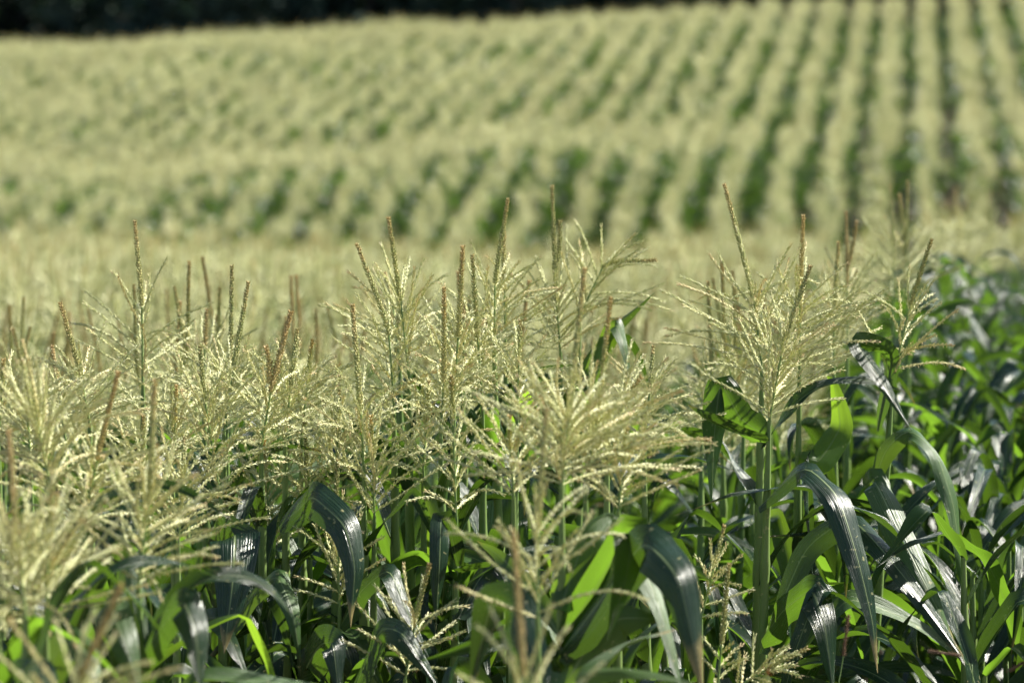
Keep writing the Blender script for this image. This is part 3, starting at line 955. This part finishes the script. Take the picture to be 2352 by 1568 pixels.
for idx, (Y, X, gap) in enumerate(single):
    kinds = leafy_kinds if gap else (near_kinds if Y < 13.0 else mid_kinds)
    src = random.choice(kinds)
    if src.name not in used:
        used.add(src.name)
        o = src
    else:
        o = copy_tree(src)
    o.location = (X, Y, float(G(X, Y)) + (0 if not gap else 0))
    o.rotation_euler = (random.gauss(0, .03), random.gauss(0, .03), random.uniform(0, 6.28))
    sc = random.uniform(.91, 1.0) * (1.0 if not gap else random.uniform(.92, 1.05))
    o.scale = (sc, sc, sc)
    px = 1176 + F * X / Y
    if gap:
        ref = min((p for p in SH_PX if p[1] in ('the lone tassel bent right', 'the upright orange brown spike', 'the tallest left curving spike', 'the dark green spike',
                                              'the pale bushy blurred tassel')), key=lambda p: abs(p[0] - px))
        key = ('gap', ref[1])
        i_ = counts[key] = counts.get(key, 0) + 1
        o['label'] = f"{ORD[min(i_, 30) - 1]} leafy corn plant without tassel by {ref[1]}"
        o['group'] = 'leafy corn plants without tassels'
    else:
        ref = min(SH_PX, key=lambda p: abs(p[0] - px))
        key = ('row', ref[1])
        i_ = counts[key] = counts.get(key, 0) + 1
        o['label'] = f"{ORD[min(i_, 30) - 1]} blurred tasselled corn plant behind {ref[1]}"
        o['group'] = 'blurred tasselled corn plants behind the sharp ones'
for kd in near_kinds + mid_kinds + leafy_kinds:
    if kd.name not in used:
        def drop(o):
            for ch in KIDS[o.name]:
                drop(ch)
            bpy.data.objects.remove(o)
        drop(kd)

# ------------------------------------------------------------------ the rest of the field, one mass
def far_template(detail, tasselled=True):
    Vs, Fs, mi, uvs = [], [], [], []
    o = 0

    def add(V, Fq, m, uv=None):
        nonlocal o
        Vs.append(V); Fs.append(Fq + o); mi.append(np.full(len(Fq), m))
        uvs.append(uv if uv is not None else np.zeros((len(V), 2)))
        o += len(V)

    H = 1.98
    lo = np.array([rng.normal(0, .03), rng.normal(0, .03), H])
    V, Fq, uv = tube(smooth_path([[0, 0, 0.3], lo * .6, lo], 4), [.011, .010, .007, .005], 4 if detail else 3)
    add(V, Fq, 2, uv)
    if tasselled:
        top = lo + np.array([rng.normal(0, .05), rng.normal(0, .05), .45])
        sb = lo + (top - lo) * .45
        lower, spike, paths = tassel_paths(lo, sb, top, rng.integers(18, 22), rng.uniform(.20, .25))
        V, Fq, uv = tube(lower[::5], .003, 3)
        add(V, Fq, 2, uv)
        V, Fq, uv = tube(spike[::(4 if detail else 8)], np.linspace(.0066, .004, len(spike[::(4 if detail else 8)])), 4 if detail else 3)
        add(V, Fq, 3, uv)
        for p in paths:
            q = p[::3] if detail else p[[0, 4, 10]]
            V, Fq, uv = tube(q, np.linspace(.0056, .0048, len(q)), 3)
            add(V, Fq, 0, uv)
    for q in range((8 if detail else 7) if tasselled else 13):
        z = H - (.30 + q * .17 if tasselled else .05 + q * .115)
        n = 9 if detail else 5
        az = (q % 2) * math.pi + rng.normal(0, .35)
        s = np.linspace(0, 1, n)
        L = (0.44 + .09 * min(q, 4)) * rng.uniform(.85, 1.15)
        el = R(rng.uniform(52, 76) - (0 if tasselled else 10)) - R(rng.uniform(80, 150)) * np.clip((s - .12) / .7, 0, 1) ** 1.3
        d = np.stack([np.sin(az) * np.cos(el), np.cos(az) * np.cos(el), np.sin(el)], 1)
        c = np.vstack([[0, 0, 0], np.cumsum(d[:-1] * L / (n - 1), axis=0)]) + np.array([0, 0, z])
        tw = rng.normal(0, .5) * s
        hs = np.stack([np.full(n, math.cos(az)), np.full(n, -math.sin(az)), np.zeros(n)], 1)
        side = hs * np.cos(tw)[:, None] + np.cross(hs, tangents(c)) * np.sin(tw)[:, None]
        w = (.06 + .007 * min(q, 4)) * np.clip(.5 + s * 4, 0, 1) * np.clip(1 - np.clip((s - .4) / .6, 0, 1) ** 1.6, .05, 1)
        us = np.array([-1, 0, 1.0])
        V = c[:, None, :] + side[:, None, :] * (us[None, :, None] * w[:, None, None] / 2) + np.array([0, 0, 1])[None, None] * (np.abs(us)[None, :, None] * w[:, None, None] * .12)
        i = np.arange(n - 1)[:, None] * 3
        j = np.arange(2)[None, :]
        Fq = np.stack([i + j, i + j + 1, i + 3 + j + 1, i + 3 + j], -1).reshape(-1, 4)
        add(V.reshape(-1, 3), Fq, 1, np.stack([np.tile((us + 1) / 2, n), np.repeat(s * L, 3)], 1))
    return np.vstack(Vs), np.vstack(Fs), np.concatenate(mi), np.vstack(uvs)


fine = [far_template(True) for _ in range(8)]
fine_bare = [far_template(True, False) for _ in range(4)]
coarse = [far_template(False) for _ in range(14)]
VV, FF, MI, UV = [], [], [], []
off = 0
for Y, X, gap in rest:
    tl = (fine_bare if gap else fine) if Y < 42 else coarse
    V, Fq, mi, uv = tl[rng.integers(len(tl))]
    a = rng.uniform(0, 6.283)
    s = rng.uniform(.95, 1.04) * (1 + .035 * math.sin(X * .9 + 1.7 * math.sin(Y * .21)) * math.sin(Y * .37 + X * .31)) * (0.88 if gap else 1.0)
    lx, ly = rng.normal(0, .04, 2)
    ca, sa = math.cos(a), math.sin(a)
    W = np.empty_like(V)
    W[:, 0] = (V[:, 0] * ca - V[:, 1] * sa) * s + X + lx * V[:, 2]
    W[:, 1] = (V[:, 0] * sa + V[:, 1] * ca) * s + Y + ly * V[:, 2]
    W[:, 2] = V[:, 2] * s * (1.12 if gap else 1.0)
    W[:, 2] += float(G(X, Y))
    VV.append(W.astype(np.float32)); FF.append(Fq + off); MI.append(mi); UV.append(uv)
    off += len(V)
far = link('corn_field', mesh_from('corn_field', np.vstack(VV), np.vstack(FF), [M['far_tassel'], M['leaf'], M['stalk'], M['spike']], np.vstack(UV), np.concatenate(MI), True))
far['kind'] = 'stuff'
far['label'] = 'rows of tasselled corn running up the rolling slope behind'
far['category'] = 'corn field'
print('plants', len(HEROES), len(single), len(rest), 'last single at', single[-1][0], 'far verts', off)

# ------------------------------------------------------------------ weeds at the field's edge
def foxtail(label, root_px, d, path, head_len, dark=False):
    pts = [P(x, y, d) for x, y in path]
    g0 = P(*root_px, d)
    root = np.array([g0[0], g0[1], float(G(g0[0], g0[1]))])
    t = thing('foxtail_grass', label, 'grass plant', root, 'foxtail grasses')
    t['kind'] = 'thing'
    c = smooth_path([np.zeros(3)] + [p - root for p in pts], 40)
    L = np.concatenate([[0], np.cumsum(np.linalg.norm(np.diff(c, axis=0), axis=1))])
    cut = np.searchsorted(L, L[-1] - head_len)
    V, Fq, uv = tube(c[:cut + 1], .0012, 5)
    link('stem', mesh_from('stem', V, Fq, M['stalk'], uv), t)
    hd = smooth_path(list(c[cut::2]) + [c[-1]], 30)
    V1, F1, _ = tube(hd, np.linspace(.0028, .0018, 30), 6)
    s = rng.uniform(0, 1, 520)
    pos = np.stack([np.interp(s, np.linspace(0, 1, 30), hd[:, k]) for k in range(3)], 1)
    T = unit(np.stack([np.interp(s, np.linspace(0, 1, 30), tangents(hd)[:, k]) for k in range(3)], 1))
    rd = unit(rng.normal(0, 1, (520, 3)))
    V2, F2 = grains(pos, T * .8 + rd, rng.uniform(.005, .011, 520), .00035)
    link('seed_head', mesh_from('seed_head', np.vstack([V1, V2]), F1, M['foxtail'], None, None, False, F2 + len(V1)), t)


foxtail('brown foxtail grass head arching over between dark leaves', (2230, 1800), 9.3, [(2235, 1640), (2215, 1530), (2190, 1482), (2140, 1495)], .10)
foxtail('curled foxtail grass head with pale bristles beside the arching one', (2310, 1800), 9.3, [(2315, 1640), (2312, 1540), (2330, 1500), (2352, 1520)], .085)
foxtail('upright dark purple foxtail grass head in front of a shiny leaf', (1925, 1900), 9.0, [(1925, 1700), (1930, 1550), (1940, 1490), (1948, 1420)], .11)

# the husk of an ear beside the bowed low tassel
t, root, b, d = HEROES['V']
e0, e1 = P(1745, 1640, d) - root, P(1762, 1545, d) - root
c = smooth_path([e0, (e0 + e1) / 2, e1], 14)
V, Fq, uv = tube(c, np.array([.018, .021, .023, .024, .024, .0235, .0225, .021, .019, .017, .014, .011, .007, .002]), 12)
ear = link('ear', mesh_from('ear', V, Fq, M['husk'], uv), t)
sv, sf = grains(np.tile(e1, (40, 1)) - [0, 0, .006], np.tile([[.2, 0, .8]], (40, 1)) + rng.normal(0, .45, (40, 3)), rng.uniform(.015, .035, 40), .0005)
link('silk', mesh_from('silk', sv, None, M['silk'], None, None, False, sf), ear)


# ------------------------------------------------------------------ dark wood beyond the field
def wood():
    Vs, Fs, mi = [], [], []
    off = 0
    for row in range(6):
        for x in np.arange(-52, 60, 3.6):
            X = x + rng.normal(0, .8) + (row % 2) * 2
            Y = 128 + row * 5.5 + rng.normal(0, .8)
            z = float(G(X, Y))
            H = rng.uniform(10, 14)
            V, Fq, _ = tube(smooth_path([[X, Y, z - .3], [X + rng.normal(0, .3), Y, z + H * .4], [X + rng.normal(0, .5), Y, z + H * .85]], 8), np.linspace(.22, .05, 8), 7)
            Vs.append(V); Fs.append(Fq + off); mi.append(np.ones(len(Fq))); off += len(V)
            for k in range(6):
                a = rng.uniform(0, 6.28)
                zb = z + H * rng.uniform(.2, .7)
                L = rng.uniform(1.2, 2.6)
                V, Fq, _ = tube(smooth_path([[X, Y, zb], [X + math.cos(a) * L * .5, Y + math.sin(a) * L * .5, zb + L * .35], [X + math.cos(a) * L, Y + math.sin(a) * L, zb + L * .6]], 5),
                                np.linspace(.07, .015, 5), 5)
                Vs.append(V); Fs.append(Fq + off); mi.append(np.ones(len(Fq))); off += len(V)
            nl = 2200
            # clumped leaves from near the ground to the top
            nc = 26
            cz = rng.uniform(0.04, 1, nc) ** 1.4
            rr = 2.6 * np.sqrt(np.clip(1.05 - np.abs(cz - .35) * 1.2, .15, 1))
            ang = rng.uniform(0, 6.28, nc)
            rad = rr * np.sqrt(rng.uniform(.1, 1, nc))
            cc = np.stack([X + np.cos(ang) * rad, Y + np.sin(ang) * rad, z + cz * H], 1)
            p = cc[rng.integers(0, nc, nl)] + rng.normal(0, .55, (nl, 3))
            p[:, 2] = np.maximum(p[:, 2], z + .1)
            d = unit(rng.normal(0, 1, (nl, 3)))
            a_, b_ = frames_any(d)
            s = rng.uniform(.16, .34, (nl, 1))
            q = np.stack([p - a_ * s, p - b_ * s * .6, p + a_ * s, p + b_ * s * .6], 1).reshape(-1, 3)
            Vs.append(q); Fs.append(np.arange(nl * 4).reshape(-1, 4) + off); mi.append(np.zeros(nl)); off += nl * 4
    o = link('woodland', mesh_from('woodland', np.vstack(Vs), np.vstack(Fs), [M['tree_leaf'], M['bark']], None, np.concatenate(mi), False))
    o['kind'] = 'stuff'
    o['label'] = 'dark shaded woodland edge behind the top of the corn field'
    o['category'] = 'woodland'


wood()
